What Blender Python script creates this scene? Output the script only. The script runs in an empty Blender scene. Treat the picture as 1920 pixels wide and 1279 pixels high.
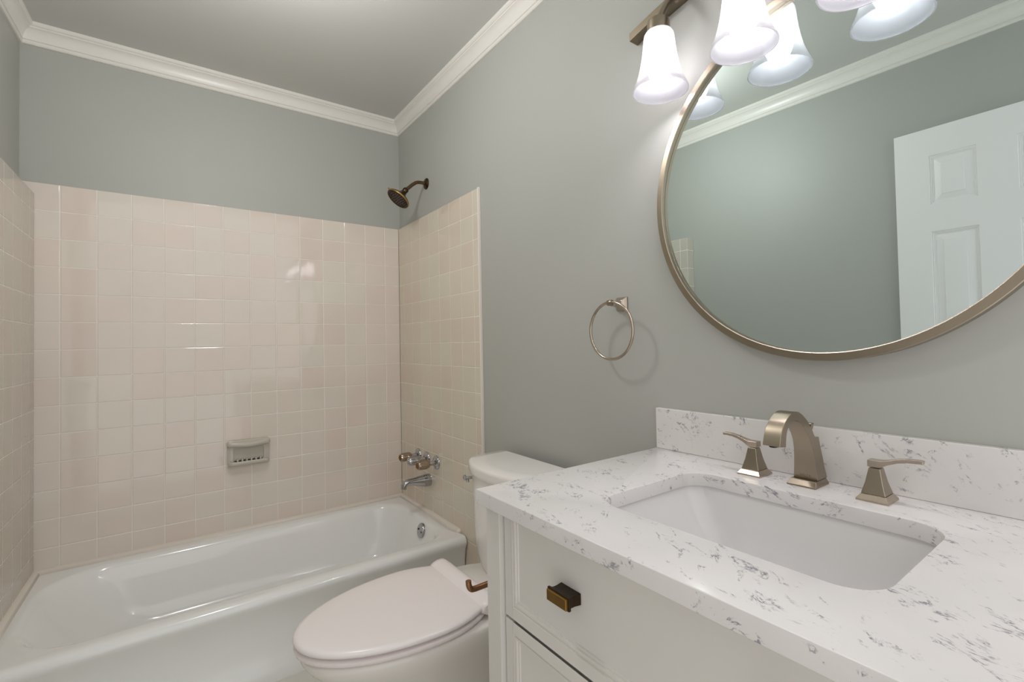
import bpy, bmesh, math, random
from mathutils import Vector, Matrix

S = bpy.context.scene
COL = S.collection
PI = math.pi

# ---------------------------------------------------------------- camera
YAW, PITCH, ROLL = 0.642700, 0.021625, -0.020057
FPX, PPX, PPY = 898.131, 990.450, 623.335
W_, H_ = 1920, 1279
cy, sy = math.cos(YAW), math.sin(YAW)
f0 = Vector((sy, cy, 0)); r0 = Vector((cy, -sy, 0)); u0 = Vector((0, 0, 1))
fwd = f0 * math.cos(PITCH) + u0 * math.sin(PITCH)
u1 = u0 * math.cos(PITCH) - f0 * math.sin(PITCH)
rgt = r0 * math.cos(ROLL) + u1 * math.sin(ROLL)
upv = u1 * math.cos(ROLL) - r0 * math.sin(ROLL)
cam = bpy.data.cameras.new('camera')
camo = bpy.data.objects.new('camera', cam); COL.objects.link(camo)
M = Matrix((rgt, upv, -fwd)).transposed().to_4x4()
M.translation = Vector((-1.04995, -2.62208, 1.155))
camo.matrix_world = M
cam.sensor_fit = 'HORIZONTAL'; cam.sensor_width = 36
cam.lens = FPX / W_ * 36
cam.shift_x = (W_ / 2 - PPX) / W_
cam.shift_y = (PPY - H_ / 2) / W_
cam.clip_start = 0.01
S.camera = camo

# ---------------------------------------------------------------- world and view
wd = bpy.data.worlds.new('world'); S.world = wd; wd.use_nodes = True
bg = wd.node_tree.nodes['Background']
bg.inputs[0].default_value = (1.0, 0.985, 0.965, 1); bg.inputs[1].default_value = 1.08
S.view_settings.view_transform = 'Standard'; S.view_settings.look = 'None'
S.view_settings.gamma = 1; S.view_settings.use_curve_mapping = False
S.view_settings.exposure = 0.13
S.cycles.use_denoising = True
S.cycles.max_bounces = 10; S.cycles.diffuse_bounces = 6; S.cycles.glossy_bounces = 6
S.cycles.transmission_bounces = 8
S.cycles.sample_clamp_indirect = 6
BULB = 50.0          # radiance of a lit bulb
# added fill light without a fixture, unseen above the frame's top edge
lamp = bpy.data.lights.new('fill_light', 'POINT'); lamp.energy = 13.0; lamp.shadow_soft_size = 0.08
lamp.color = (1.0, 0.99, 0.98)
lampo = bpy.data.objects.new('fill_light', lamp); COL.objects.link(lampo); lampo.location = (-0.86, -1.18, 2.19)

# ---------------------------------------------------------------- materials
def new_mat(name):
    m = bpy.data.materials.new(name); m.use_nodes = True
    nt = m.node_tree
    return m, nt, nt.nodes['Principled BSDF']

def N(nt, t, **kw):
    n = nt.nodes.new(t)
    for k, v in kw.items():
        setattr(n, k, v)
    return n

def simple(name, col, rough=0.5, metal=0.0, coat=0.0, bump=0.0, bscale=60, var=0.0, vscale=8, spec=0.5, stretch=None):
    m, nt, p = new_mat(name)
    p.inputs['Base Color'].default_value = (*col, 1)
    p.inputs['Roughness'].default_value = rough
    p.inputs['Metallic'].default_value = metal
    p.inputs['Coat Weight'].default_value = coat
    p.inputs['Coat Roughness'].default_value = 0.08
    p.inputs['Specular IOR Level'].default_value = spec
    tc = N(nt, 'ShaderNodeTexCoord')
    vec = tc.outputs['Object']
    if stretch:
        mp = N(nt, 'ShaderNodeMapping'); mp.inputs['Scale'].default_value = stretch
        nt.links.new(vec, mp.inputs[0]); vec = mp.outputs[0]
    nz = N(nt, 'ShaderNodeTexNoise'); nz.inputs['Scale'].default_value = vscale
    nz.inputs['Detail'].default_value = 3
    nt.links.new(vec, nz.inputs['Vector'])
    if var > 0:
        mx = N(nt, 'ShaderNodeMix', data_type='RGBA')
        mx.inputs['A'].default_value = (*[c * (1 - var) for c in col], 1)
        mx.inputs['B'].default_value = (*[min(1, c * (1 + var)) for c in col], 1)
        nt.links.new(nz.outputs['Fac'], mx.inputs['Factor'])
        nt.links.new(mx.outputs['Result'], p.inputs['Base Color'])
    if bump > 0:
        nb = N(nt, 'ShaderNodeTexNoise'); nb.inputs['Scale'].default_value = bscale
        nb.inputs['Detail'].default_value = 4
        nt.links.new(vec, nb.inputs['Vector'])
        b = N(nt, 'ShaderNodeBump'); b.inputs['Strength'].default_value = bump
        b.inputs['Distance'].default_value = 0.002
        nt.links.new(nb.outputs['Fac'], b.inputs['Height'])
        nt.links.new(b.outputs['Normal'], p.inputs['Normal'])
    return m

TP = 0.1095   # tile pitch
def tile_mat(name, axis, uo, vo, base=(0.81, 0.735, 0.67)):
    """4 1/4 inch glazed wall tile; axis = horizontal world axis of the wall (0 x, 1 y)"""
    m, nt, p = new_mat(name)
    L = nt.links
    g = N(nt, 'ShaderNodeNewGeometry')
    sp = N(nt, 'ShaderNodeSeparateXYZ'); L.new(g.outputs['Position'], sp.inputs[0])
    def mth(op, a, b=None):
        n = N(nt, 'ShaderNodeMath', operation=op)
        for i, v in enumerate((a, b)):
            if v is None: continue
            if isinstance(v, (int, float)): n.inputs[i].default_value = v
            else: L.new(v, n.inputs[i])
        return n.outputs[0]
    u = mth('DIVIDE', mth('SUBTRACT', sp.outputs[axis], uo), TP)
    v = mth('DIVIDE', mth('SUBTRACT', sp.outputs[2], vo), TP)
    def edge(t):
        f = mth('FRACT', t)
        return mth('MINIMUM', f, mth('SUBTRACT', 1.0, f))
    e = mth('MINIMUM', edge(u), edge(v))                    # 0 on the joint
    mr = N(nt, 'ShaderNodeMapRange'); mr.interpolation_type = 'SMOOTHSTEP'
    mr.inputs['From Min'].default_value = 0.006; mr.inputs['From Max'].default_value = 0.017
    L.new(e, mr.inputs['Value'])
    t = mr.outputs['Result']                                # 0 grout, 1 tile
    mr2 = N(nt, 'ShaderNodeMapRange'); mr2.interpolation_type = 'SMOOTHSTEP'
    mr2.inputs['From Min'].default_value = 0.004; mr2.inputs['From Max'].default_value = 0.035
    L.new(e, mr2.inputs['Value'])
    cb = N(nt, 'ShaderNodeCombineXYZ')
    L.new(mth('FLOOR', u), cb.inputs[0]); L.new(mth('FLOOR', v), cb.inputs[1])
    wn = N(nt, 'ShaderNodeTexWhiteNoise', noise_dimensions='3D'); L.new(cb.outputs[0], wn.inputs['Vector'])
    tone = N(nt, 'ShaderNodeMix', data_type='RGBA')
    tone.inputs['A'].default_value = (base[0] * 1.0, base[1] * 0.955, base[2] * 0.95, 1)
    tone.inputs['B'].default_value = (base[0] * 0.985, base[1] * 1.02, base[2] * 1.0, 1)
    L.new(wn.outputs['Value'], tone.inputs['Factor'])
    nz = N(nt, 'ShaderNodeTexNoise'); nz.inputs['Scale'].default_value = 3.0
    L.new(g.outputs['Position'], nz.inputs['Vector'])
    cl = N(nt, 'ShaderNodeMix', data_type='RGBA', blend_type='MULTIPLY'); cl.inputs['Factor'].default_value = 0.12
    L.new(tone.outputs['Result'], cl.inputs['A']); L.new(nz.outputs['Fac'], cl.inputs['B'])
    mx = N(nt, 'ShaderNodeMix', data_type='RGBA')
    mx.inputs['A'].default_value = (0.88, 0.84, 0.77, 1)
    L.new(cl.outputs['Result'], mx.inputs['B']); L.new(t, mx.inputs['Factor'])
    L.new(mx.outputs['Result'], p.inputs['Base Color'])
    rg = N(nt, 'ShaderNodeMapRange'); rg.inputs['To Min'].default_value = 0.6; rg.inputs['To Max'].default_value = 0.045
    p.inputs['IOR'].default_value = 1.6
    L.new(t, rg.inputs['Value']); L.new(rg.outputs['Result'], p.inputs['Roughness'])
    # every tile set at a very slightly different angle, so the glaze breaks up reflections
    sc = N(nt, 'ShaderNodeVectorMath', operation='SUBTRACT'); L.new(wn.outputs['Color'], sc.inputs[0])
    sc.inputs[1].default_value = (0.5, 0.5, 0.5)
    s2 = N(nt, 'ShaderNodeVectorMath', operation='SCALE'); s2.inputs['Scale'].default_value = 0.012
    L.new(sc.outputs[0], s2.inputs[0])
    b = N(nt, 'ShaderNodeBump'); b.inputs['Strength'].default_value = 0.55; b.inputs['Distance'].default_value = 0.0018
    L.new(mr2.outputs['Result'], b.inputs['Height'])
    ad = N(nt, 'ShaderNodeVectorMath', operation='ADD')
    L.new(b.outputs['Normal'], ad.inputs[0]); L.new(s2.outputs[0], ad.inputs[1])
    nm = N(nt, 'ShaderNodeVectorMath', operation='NORMALIZE'); L.new(ad.outputs[0], nm.inputs[0])
    L.new(nm.outputs[0], p.inputs['Normal'])
    return m

def quartz_mat():
    m, nt, p = new_mat('veined_quartz'); L = nt.links
    tc = N(nt, 'ShaderNodeTexCoord')
    mp = N(nt, 'ShaderNodeMapping'); mp.inputs['Rotation'].default_value = (0.3, 0.25, 0.5)
    L.new(tc.outputs['Object'], mp.inputs[0])
    def noise(scale, det, rough=0.6, dist=0.0, vec=None):
        n = N(nt, 'ShaderNodeTexNoise'); n.inputs['Scale'].default_value = scale
        n.inputs['Detail'].default_value = det; n.inputs['Roughness'].default_value = rough
        n.inputs['Distortion'].default_value = dist
        L.new(vec or mp.outputs[0], n.inputs['Vector']); return n.outputs['Fac']
    def mth(op, x, y):
        n = N(nt, 'ShaderNodeMath', operation=op)
        for i, q in enumerate((x, y)):
            if isinstance(q, (int, float)): n.inputs[i].default_value = q
            else: L.new(q, n.inputs[i])
        return n.outputs[0]
    def ramp(x, lo, hi):
        n = N(nt, 'ShaderNodeMapRange'); n.interpolation_type = 'SMOOTHSTEP'
        n.inputs['From Min'].default_value = lo; n.inputs['From Max'].default_value = hi
        L.new(x, n.inputs['Value']); return n.outputs[0]
    def layer(scale, stretch, rot, width, mscale, mlo, mhi):
        st = N(nt, 'ShaderNodeMapping'); st.inputs['Scale'].default_value = stretch; st.inputs['Rotation'].default_value = rot
        L.new(mp.outputs[0], st.inputs[0])
        a = noise(scale, 7, 0.70, 0.9, st.outputs[0])
        v = ramp(mth('ABSOLUTE', mth('SUBTRACT', a, 0.5), 0.0), width, width * 0.25)
        k = ramp(noise(mscale, 4, 0.7, 0.5, st.outputs[0]), mlo, mhi)
        return mth('MULTIPLY', v, k)
    v1 = layer(8, (2.0, 0.75, 1.3), (0, 0, 0.35), 0.024, 13, 0.515, 0.615)
    v2 = layer(17, (1.8, 0.8, 1.2), (0.2, 0.1, -0.5), 0.026, 21, 0.55, 0.635)
    f = ramp(noise(90, 3, 0.65), 0.34, 0.58)
    mu2 = N(nt, 'ShaderNodeMath', operation='MULTIPLY')
    L.new(mth('MAXIMUM', v1, v2), mu2.inputs[0]); L.new(f, mu2.inputs[1])
    cl = N(nt, 'ShaderNodeMapRange'); cl.inputs['From Min'].default_value = 0.35; cl.inputs['From Max'].default_value = 0.65
    L.new(noise(5, 3), cl.inputs['Value'])
    base = N(nt, 'ShaderNodeMix', data_type='RGBA')
    base.inputs['A'].default_value = (0.70, 0.68, 0.665, 1); base.inputs['B'].default_value = (0.75, 0.725, 0.715, 1)
    L.new(cl.outputs[0], base.inputs['Factor'])
    mx = N(nt, 'ShaderNodeMix', data_type='RGBA'); L.new(base.outputs['Result'], mx.inputs['A'])
    mx.inputs['B'].default_value = (0.21, 0.21, 0.245, 1)
    m3 = N(nt, 'ShaderNodeMath', operation='MULTIPLY'); L.new(mu2.outputs[0], m3.inputs[0]); m3.inputs[1].default_value = 0.9
    L.new(m3.outputs[0], mx.inputs['Factor'])
    L.new(mx.outputs['Result'], p.inputs['Base Color'])
    p.inputs['Roughness'].default_value = 0.16
    return m

def mirror_mat():
    m, nt, p = new_mat('mirror_silver')
    p.inputs['Base Color'].default_value = (0.70, 0.79, 0.78, 1)
    p.inputs['Metallic'].default_value = 1; p.inputs['Roughness'].default_value = 0.0
    return m

def shade_mat():
    m = bpy.data.materials.new('frosted_glass'); m.use_nodes = True
    nt = m.node_tree; nt.nodes.clear(); L = nt.links
    o = N(nt, 'ShaderNodeOutputMaterial')
    d = N(nt, 'ShaderNodeBsdfDiffuse'); d.inputs['Color'].default_value = (0.11, 0.11, 0.115, 1)
    t = N(nt, 'ShaderNodeBsdfTranslucent'); t.inputs['Color'].default_value = (0.27, 0.268, 0.265, 1)
    gl = N(nt, 'ShaderNodeBsdfGlossy'); gl.inputs['Roughness'].default_value = 0.25
    a = N(nt, 'ShaderNodeAddShader'); L.new(d.outputs[0], a.inputs[0]); L.new(t.outputs[0], a.inputs[1])
    x = N(nt, 'ShaderNodeMixShader'); x.inputs[0].default_value = 0.04
    L.new(a.outputs[0], x.inputs[1]); L.new(gl.outputs[0], x.inputs[2])
    tp = N(nt, 'ShaderNodeBsdfTransparent')
    y = N(nt, 'ShaderNodeMixShader'); y.inputs[0].default_value = 0.21
    L.new(x.outputs[0], y.inputs[1]); L.new(tp.outputs[0], y.inputs[2])
    L.new(y.outputs[0], o.inputs[0])
    return m

def bulb_mat():
    m = bpy.data.materials.new('lit_bulb'); m.use_nodes = True
    nt = m.node_tree; nt.nodes.clear()
    o = N(nt, 'ShaderNodeOutputMaterial'); e = N(nt, 'ShaderNodeEmission')
    e.inputs[0].default_value = (1.0, 0.955, 1.02, 1); e.inputs[1].default_value = BULB
    nt.links.new(e.outputs[0], o.inputs[0])
    return m

MAT = dict(
    wall=simple('grey_green_paint', (0.435, 0.44, 0.41), 0.5, bump=0.10, bscale=90, var=0.02, vscale=3),
    ceil=simple('ceiling_paint', (0.60, 0.605, 0.575), 0.6, bump=0.08, bscale=70, var=0.015, vscale=2),
    trim=simple('white_trim_paint', (0.80, 0.775, 0.73), 0.32, var=0.02, vscale=6),
    door=simple('white_door_paint', (0.88, 0.86, 0.86), 0.38, bump=0.12, bscale=40, stretch=(60, 60, 3)),
    floor=simple('pale_floor_vinyl', (0.70, 0.68, 0.62), 0.4, var=0.05, vscale=12),
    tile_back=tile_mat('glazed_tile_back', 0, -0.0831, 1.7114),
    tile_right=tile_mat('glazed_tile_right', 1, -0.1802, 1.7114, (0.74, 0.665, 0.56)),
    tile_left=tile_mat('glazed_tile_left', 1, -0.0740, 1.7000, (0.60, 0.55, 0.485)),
    bull=simple('tile_edge_glaze', (0.80, 0.74, 0.68), 0.2),
    caulk=simple('cream_edging_glaze', (0.78, 0.72, 0.65), 0.22, var=0.03, vscale=10),
    tub=simple('white_tub_enamel', (0.88, 0.885, 0.88), 0.12, coat=0.3, var=0.01),
    china=simple('white_vitreous_china', (0.83, 0.80, 0.765), 0.10, coat=0.3),
    seat=simple('white_seat_plastic', (0.90, 0.84, 0.835), 0.22),
    soap=simple('bone_ceramic', (0.56, 0.53, 0.46), 0.18, coat=0.2),
    basin=simple('white_basin_china', (0.72, 0.71, 0.705), 0.10, coat=0.3),
    cab=simple('painted_cabinet', (0.69, 0.665, 0.63), 0.38, var=0.02, vscale=5),
    gap=simple('cabinet_gap_shade', (0.06, 0.06, 0.055), 0.8),  # near-black colour standing in for shade in the drawer gaps
    quartz=quartz_mat(),
    nickel=simple('brushed_nickel', (0.36, 0.305, 0.235), 0.28, 1.0, var=0.06, vscale=30, bump=0.03, bscale=200),
    nickel_shaded=simple('shaded_satin_nickel', (0.25, 0.205, 0.15), 0.30, 1.0, var=0.06, vscale=30),  # dark reflections on the light bar put into the metal colour
    nickel_b=simple('bright_nickel', (0.50, 0.425, 0.35), 0.22, 1.0, var=0.04, vscale=30),
    chrome=simple('chrome', (0.46, 0.46, 0.47), 0.06, 1.0),
    warm_chrome=simple('warm_tinted_chrome', (0.40, 0.32, 0.25), 0.10, 1.0),
    bronze=simple('oil_rubbed_bronze', (0.085, 0.055, 0.034), 0.28, 1.0, var=0.25, vscale=20),
    bronze_arm=simple('polished_bronze', (0.19, 0.125, 0.07), 0.22, 1.0, var=0.2, vscale=20),
    bronze_edge=simple('worn_bronze', (0.40, 0.26, 0.10), 0.32, 1.0, var=0.2, vscale=20),
    knob=simple('antique_brass', (0.24, 0.135, 0.035), 0.36, 1.0, var=0.15, vscale=40),
    knob_dark=simple('dark_antique_brass', (0.045, 0.030, 0.016), 0.36, 0.9),
    copper=simple('copper_bronze', (0.30, 0.155, 0.085), 0.25, 1.0),
    black=simple('black_rubber', (0.02, 0.02, 0.02), 0.6),
    mirror=mirror_mat(), shade=shade_mat(), bulb=bulb_mat(),
)

# ---------------------------------------------------------------- mesh helpers
def BM(): return bmesh.new()

def box(bm, x0, x1, y0, y1, z0, z1):
    v = [bm.verts.new((x, y, z)) for x in (x0, x1) for y in (y0, y1) for z in (z0, z1)]
    for f in ((0, 1, 3, 2), (4, 6, 7, 5), (0, 4, 5, 1), (2, 3, 7, 6), (0, 2, 6, 4), (1, 5, 7, 3)):
        bm.faces.new([v[i] for i in f])
    return bm

def loft(bm, rings, closed=True, cap0=True, cap1=True):
    vs = [[bm.verts.new(p) for p in r] for r in rings]
    n = len(rings[0])
    for a, b in zip(vs, vs[1:]):
        for i in range(n if closed else n - 1):
            j = (i + 1) % n
            bm.faces.new((a[i], a[j], b[j], b[i]))
    if cap0: bm.faces.new(vs[0][::-1])
    if cap1: bm.faces.new(vs[-1])
    return bm

def basis(ax):
    ax = Vector(ax).normalized()
    t = Vector((0, 0, 1)) if abs(ax.z) < 0.9 else Vector((1, 0, 0))
    a = ax.cross(t).normalized(); b = ax.cross(a).normalized()
    return ax, a, b

def lathe(bm, prof, origin=(0, 0, 0), axis=(0, 0, 1), seg=48, cap0=True, cap1=True):
    """prof = [(radius, distance along axis)]"""
    ax, a, b = basis(axis); o = Vector(origin)
    rings = [[o + ax * h + (a * math.cos(2 * PI * i / seg) + b * math.sin(2 * PI * i / seg)) * max(r, 1e-5)
              for i in range(seg)] for r, h in prof]
    return loft(bm, rings, True, cap0, cap1)

def smooth_path(pts, n=6):
    """Catmull-Rom through the points"""
    P = [Vector(p) for p in pts]; P = [P[0] * 2 - P[1]] + P + [P[-1] * 2 - P[-2]]
    out = []
    for i in range(1, len(P) - 2):
        for k in range(n):
            t = k / n
            out.append(0.5 * ((2 * P[i]) + (P[i + 1] - P[i - 1]) * t + (2 * P[i - 1] - 5 * P[i] + 4 * P[i + 1] - P[i + 2]) * t * t
                              + (3 * P[i] - P[i - 1] - 3 * P[i + 1] + P[i + 2]) * t ** 3))
    out.append(P[-2]); return out

def tube(bm, pts, rad, seg=20, closed=False):
    P = [Vector(p) for p in pts]; n = len(P)
    R = rad if isinstance(rad, (list, tuple)) else [rad] * n
    rings = []; prev = None
    for i in range(n):
        if closed: t = (P[(i + 1) % n] - P[i - 1]).normalized()
        else: t = (P[min(i + 1, n - 1)] - P[max(i - 1, 0)]).normalized()
        if prev is None: _, a, b = basis(t)
        else:
            a = (prev - t * prev.dot(t)).normalized()
        b = t.cross(a).normalized(); prev = a
        rings.append([P[i] + (a * math.cos(2 * PI * k / seg) + b * math.sin(2 * PI * k / seg)) * R[i] for k in range(seg)])
    if closed:
        rings.append(rings[0]); loft(bm, rings, True, False, False)
        bmesh.ops.remove_doubles(bm, verts=bm.verts[:], dist=1e-6)
        return bm
    return loft(bm, rings)

def rrect(x0, x1, y0, y1, r, z, k=8):
    """rounded rectangle ring, r = radius or 4 radii (x0y0, x1y0, x1y1, x0y1)"""
    if not isinstance(r, (list, tuple)): r = [r] * 4
    out = []
    for (cx, cyy, sxx, syy, a0), rr in zip(((x0, y0, 1, 1, PI), (x1, y0, -1, 1, 1.5 * PI), (x1, y1, -1, -1, 0), (x0, y1, 1, -1, .5 * PI)), r):
        rr = max(rr, 1e-4)
        for i in range(k + 1):
            a = a0 + (PI / 2) * i / k
            out.append(Vector((cx + sxx * rr + rr * math.cos(a), cyy + syy * rr + rr * math.sin(a), z)))
    return out

def prism(bm, poly, fn, d0, d1):
    """extrude polygon poly[(a,b)] from d0 to d1; fn(a,b,d) -> xyz"""
    return loft(bm, [[fn(a, b, d0) for a, b in poly], [fn(a, b, d1) for a, b in poly]])

def world_loc(o):
    v = Vector((0, 0, 0))
    while o: v = v + o.location; o = o.parent
    return v

def obj(name, bm, mat, parent=None, bevel=0.0, seg=2, smooth=True, angle=35, local=False, subsurf=0, label=None):
    bmesh.ops.recalc_face_normals(bm, faces=bm.faces[:])
    if parent is not None and not local:
        bmesh.ops.translate(bm, verts=bm.verts[:], vec=-world_loc(parent))
    me = bpy.data.meshes.new(name); bm.to_mesh(me); bm.free()
    me.materials.append(MAT[mat] if isinstance(mat, str) else mat)
    if smooth:
        me.shade_smooth(); me.set_sharp_from_angle(angle=math.radians(angle))
    o = bpy.data.objects.new(name, me); COL.objects.link(o)
    if parent is not None: o.parent = parent
    if bevel > 0:
        b = o.modifiers.new('bevel', 'BEVEL'); b.width = bevel; b.segments = seg
        b.limit_method = 'ANGLE'; b.angle_limit = math.radians(35); b.harden_normals = True
    if subsurf:
        s = o.modifiers.new('subsurf', 'SUBSURF'); s.levels = subsurf; s.render_levels = subsurf
    if label: o['label'] = label
    return o

def thing(name, label, cat, loc=(0, 0, 0), group=None):
    o = bpy.data.objects.new(name, None); COL.objects.link(o); o.empty_display_size = 0.05
    o.location = loc; o['label'] = label; o['category'] = cat
    if group: o['group'] = group
    return o

def tag(o, label, cat, group=None):
    o['label'] = label; o['category'] = cat
    if group: o['group'] = group
    return o

def struct(name, bm, mat, **kw):
    o = obj(name, bm, mat, **kw); o['kind'] = 'structure'; return o

def copy_tree(o, parent=None):
    c = o.copy(); COL.objects.link(c); c.parent = parent
    for ch in [x for x in bpy.data.objects if x.parent == o]:
        copy_tree(ch, c)
    return c

def curve_plate(name, loops, z0, z1, mat, bevel=0.0):
    """flat plate with holes: first loop outside, others holes (xy lists)"""
    cu = bpy.data.curves.new('tmp', 'CURVE'); cu.dimensions = '2D'; cu.fill_mode = 'BOTH'
    cu.extrude = (z1 - z0) / 2 - bevel; cu.bevel_depth = bevel; cu.bevel_resolution = 2; cu.offset = -bevel
    for lp in loops:
        s = cu.splines.new('POLY'); s.points.add(len(lp) - 1); s.use_cyclic_u = True
        for i, (x, y) in enumerate(lp): s.points[i].co = (x, y, 0, 1)
    t = bpy.data.objects.new('tmp', cu); COL.objects.link(t)
    dg = bpy.context.evaluated_depsgraph_get()
    me = bpy.data.meshes.new_from_object(t.evaluated_get(dg))
    bpy.data.objects.remove(t); bpy.data.curves.remove(cu)
    bm = BM(); bm.from_mesh(me); bpy.data.meshes.remove(me)
    bmesh.ops.remove_doubles(bm, verts=bm.verts[:], dist=1e-5)
    bmesh.ops.translate(bm, verts=bm.verts[:], vec=(0, 0, (z0 + z1) / 2))
    return bm

# ================================================================ ROOM SHELL
XR, YB, ZC, YF = 0.012, 0.012, 2.435, -2.75
LA, LB = -1.513, 0.036                     # left wall runs x = LA + LB*y
def xl(y): return LA + LB * y

struct('floor', box(BM(), -1.75, 0.112, YF, 0.112, -0.06, 0.0), 'floor', smooth=False)
struct('ceiling', box(BM(), -1.75, 0.112, YF, 0.112, ZC, ZC + 0.06), 'ceil', smooth=False)
struct('wall_right', box(BM(), XR, XR + 0.1, YF, YB + 0.1, 0.0, ZC), 'wall', smooth=False)
struct('wall_back', box(BM(), -1.75, XR, YB, YB + 0.1, 0.0, ZC), 'wall', smooth=False)
bm = BM()
loft(bm, [[(xl(YF), YF, z), (xl(YB), YB, z), (-1.75, YB, z), (-1.75, YF, z)] for z in (0.0, ZC)])
struct('wall_left', bm, 'wall', smooth=False)

# tiled surround of the tub: three glazed panels
struct('trim_1', box(BM(), -1.506, 0.0, 0.0, YB, 0.0, 1.8182), 'tile_back', bevel=0.002)
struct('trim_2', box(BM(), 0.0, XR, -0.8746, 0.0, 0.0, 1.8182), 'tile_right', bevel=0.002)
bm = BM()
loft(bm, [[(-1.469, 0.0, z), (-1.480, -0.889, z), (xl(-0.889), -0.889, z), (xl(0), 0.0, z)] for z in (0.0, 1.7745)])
struct('trim_3', bm, 'tile_left', bevel=0.004)
struct('trim_4', box(BM(), -0.0005, XR, -0.8835, -0.8746, 0.0, 1.822), 'bull', bevel=0.002)

# crown moulding, mitred at the corners
CP = [(0, 2.358), (0.007, 2.358), (0.011, 2.3615), (0.011, 2.3675), (0.0065, 2.369), (0.0065, 2.3735), (0.0115, 2.375),
      (0.0125, 2.383), (0.0160, 2.394), (0.0220, 2.4045), (0.030, 2.4115), (0.0375, 2.4145), (0.0375, 2.4195), (0.0415, 2.4205),
      (0.0460, 2.4245), (0.0470, 2.429), (0.0470, 2.435), (0, 2.435)]
CP = [(d * 0.95, z) for d, z in CP]
bm = BM()
loft(bm, [[(xl(YB - d) + d, YB - d, z) for d, z in CP], [(XR - d, YB - d, z) for d, z in CP]])
struct('trim_5', bm, 'trim', angle=25)
bm = BM()
loft(bm, [[(XR - d, YB - d, z) for d, z in CP], [(XR - d, YF, z) for d, z in CP]])
struct('trim_6', bm, 'trim', angle=25)
bm = BM()
loft(bm, [[(xl(YF) + d, YF, z) for d, z in CP], [(xl(YB - d) + d, YB - d, z) for d, z in CP]])
struct('trim_7', bm, 'trim', angle=25)

# quarter-round ceramic edging along the tub
RZ = 0.305   # tub rim height
def quarter(r, n=6): return [(0, 0)] + [(r * math.cos(PI / 2 * i / n), r * math.sin(PI / 2 * i / n)) for i in range(n + 1)]
Q = [(a, b + RZ - 0.004) for a, b in quarter(0.020)]
bm = BM(); loft(bm, [[(-1.469 + a, -a, b) for a, b in Q], [(-a, -a, b) for a, b in Q]])
struct('trim_8', bm, 'caulk', angle=50)
bm = BM(); loft(bm, [[(-a, -a, b) for a, b in Q], [(-a, -0.672, b) for a, b in Q]])
loft(bm, [[(-a, -0.672, b) for a, b in Q], [(-a * .8, -0.680, RZ + (b - RZ) * .75) for a, b in Q], [(-a * .3, -0.685, RZ + (b - RZ) * .3) for a, b in Q]])
struct('trim_9', bm, 'caulk', angle=50)
bm = BM(); loft(bm, [[(-1.469 + a, -a, b) for a, b in Q], [(-1.4778 + a, -0.70, b) for a, b in Q]])
struct('trim_10', bm, 'caulk', angle=50)
# baseboards
struct('baseboard_right', box(BM(), XR - 0.012, XR, -1.790, -0.8835, 0.0, 0.09), 'trim', bevel=0.003)
bm = BM(); loft(bm, [[(xl(-0.9), -0.9, z), (xl(YF), YF, z), (xl(YF) + 0.012, YF, z), (xl(-0.9) + 0.012, -0.9, z)] for z in (0.0, 0.09)])
struct('baseboard_left', bm, 'trim')

# ---- open door lying against the left wall (seen in the mirror)
DY0, DY1, DX, DT, DZ1 = -2.568, -1.916, -1.545, 0.035, 2.030
def door_x(y): return DX + 0.004 * (y + 1.916)
bm = BM(); loft(bm, [[(DX - DT, DY0, z), (DX - DT, DY1, z), (DX - 0.013, DY1, z), (DX - 0.013, DY0, z)] for z in (0.012, DZ1)])
stl, mid = 0.117, 0.1156
pw = (DY1 - DY0 - 2 * stl - mid) / 2
cols = [(DY1 - stl - pw, DY1 - stl), (DY0 + stl, DY0 + stl + pw)]
rows = [(1.704, 1.912), (0.98, 1.590), (0.20, 0.83)]
# face frame around the six raised panels
ys = sorted([DY0, DY1] + [v for c in cols for v in c]); zs = sorted([0.012, DZ1] + [v for r in rows for v in r])
for i in range(len(ys) - 1):
    for j in range(len(zs) - 1):
        ymid = (ys[i] + ys[i + 1]) / 2; zmid = (zs[j] + zs[j + 1]) / 2
        if any(a < ymid < b for a, b in cols) and any(a < zmid < b for a, b in rows): continue
        box(bm, DX - 0.013, DX, ys[i], ys[i + 1], zs[j], zs[j + 1])
bmesh.ops.remove_doubles(bm, verts=bm.verts[:], dist=1e-5)
door = struct('door_1', bm, 'door', smooth=False)
for a, b in cols:
    for c, d in rows:
        bm = BM(); rings = []
        for ins, dep in ((0, 0), (0.002, -0.004), (0.006, -0.0045), (0.0075, -0.008), (0.011, -0.0085), (0.0125, -0.0115), (0.017, -0.0115), (0.038, -0.0045), (0.0395, -0.002), (0.043, -0.0015)):
            rings.append([(DX + dep, a + ins, c + ins), (DX + dep, b - ins, c + ins), (DX + dep, b - ins, d - ins), (DX + dep, a + ins, d - ins)])
        loft(bm, rings, cap0=False)
        obj('raised_panel', bm, 'door', door, angle=12)
bm = BM(); lathe(bm, [(0.030, 0), (0.030, 0.005), (0.011, 0.010), (0.010, 0.030), (0.024, 0.040), (0.027, 0.052), (0.022, 0.062), (0.001, 0.065)], (DX, DY1 - 0.065, 0.93), (1, 0, 0), 32)
obj('door_knob', bm, 'nickel', door)

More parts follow.
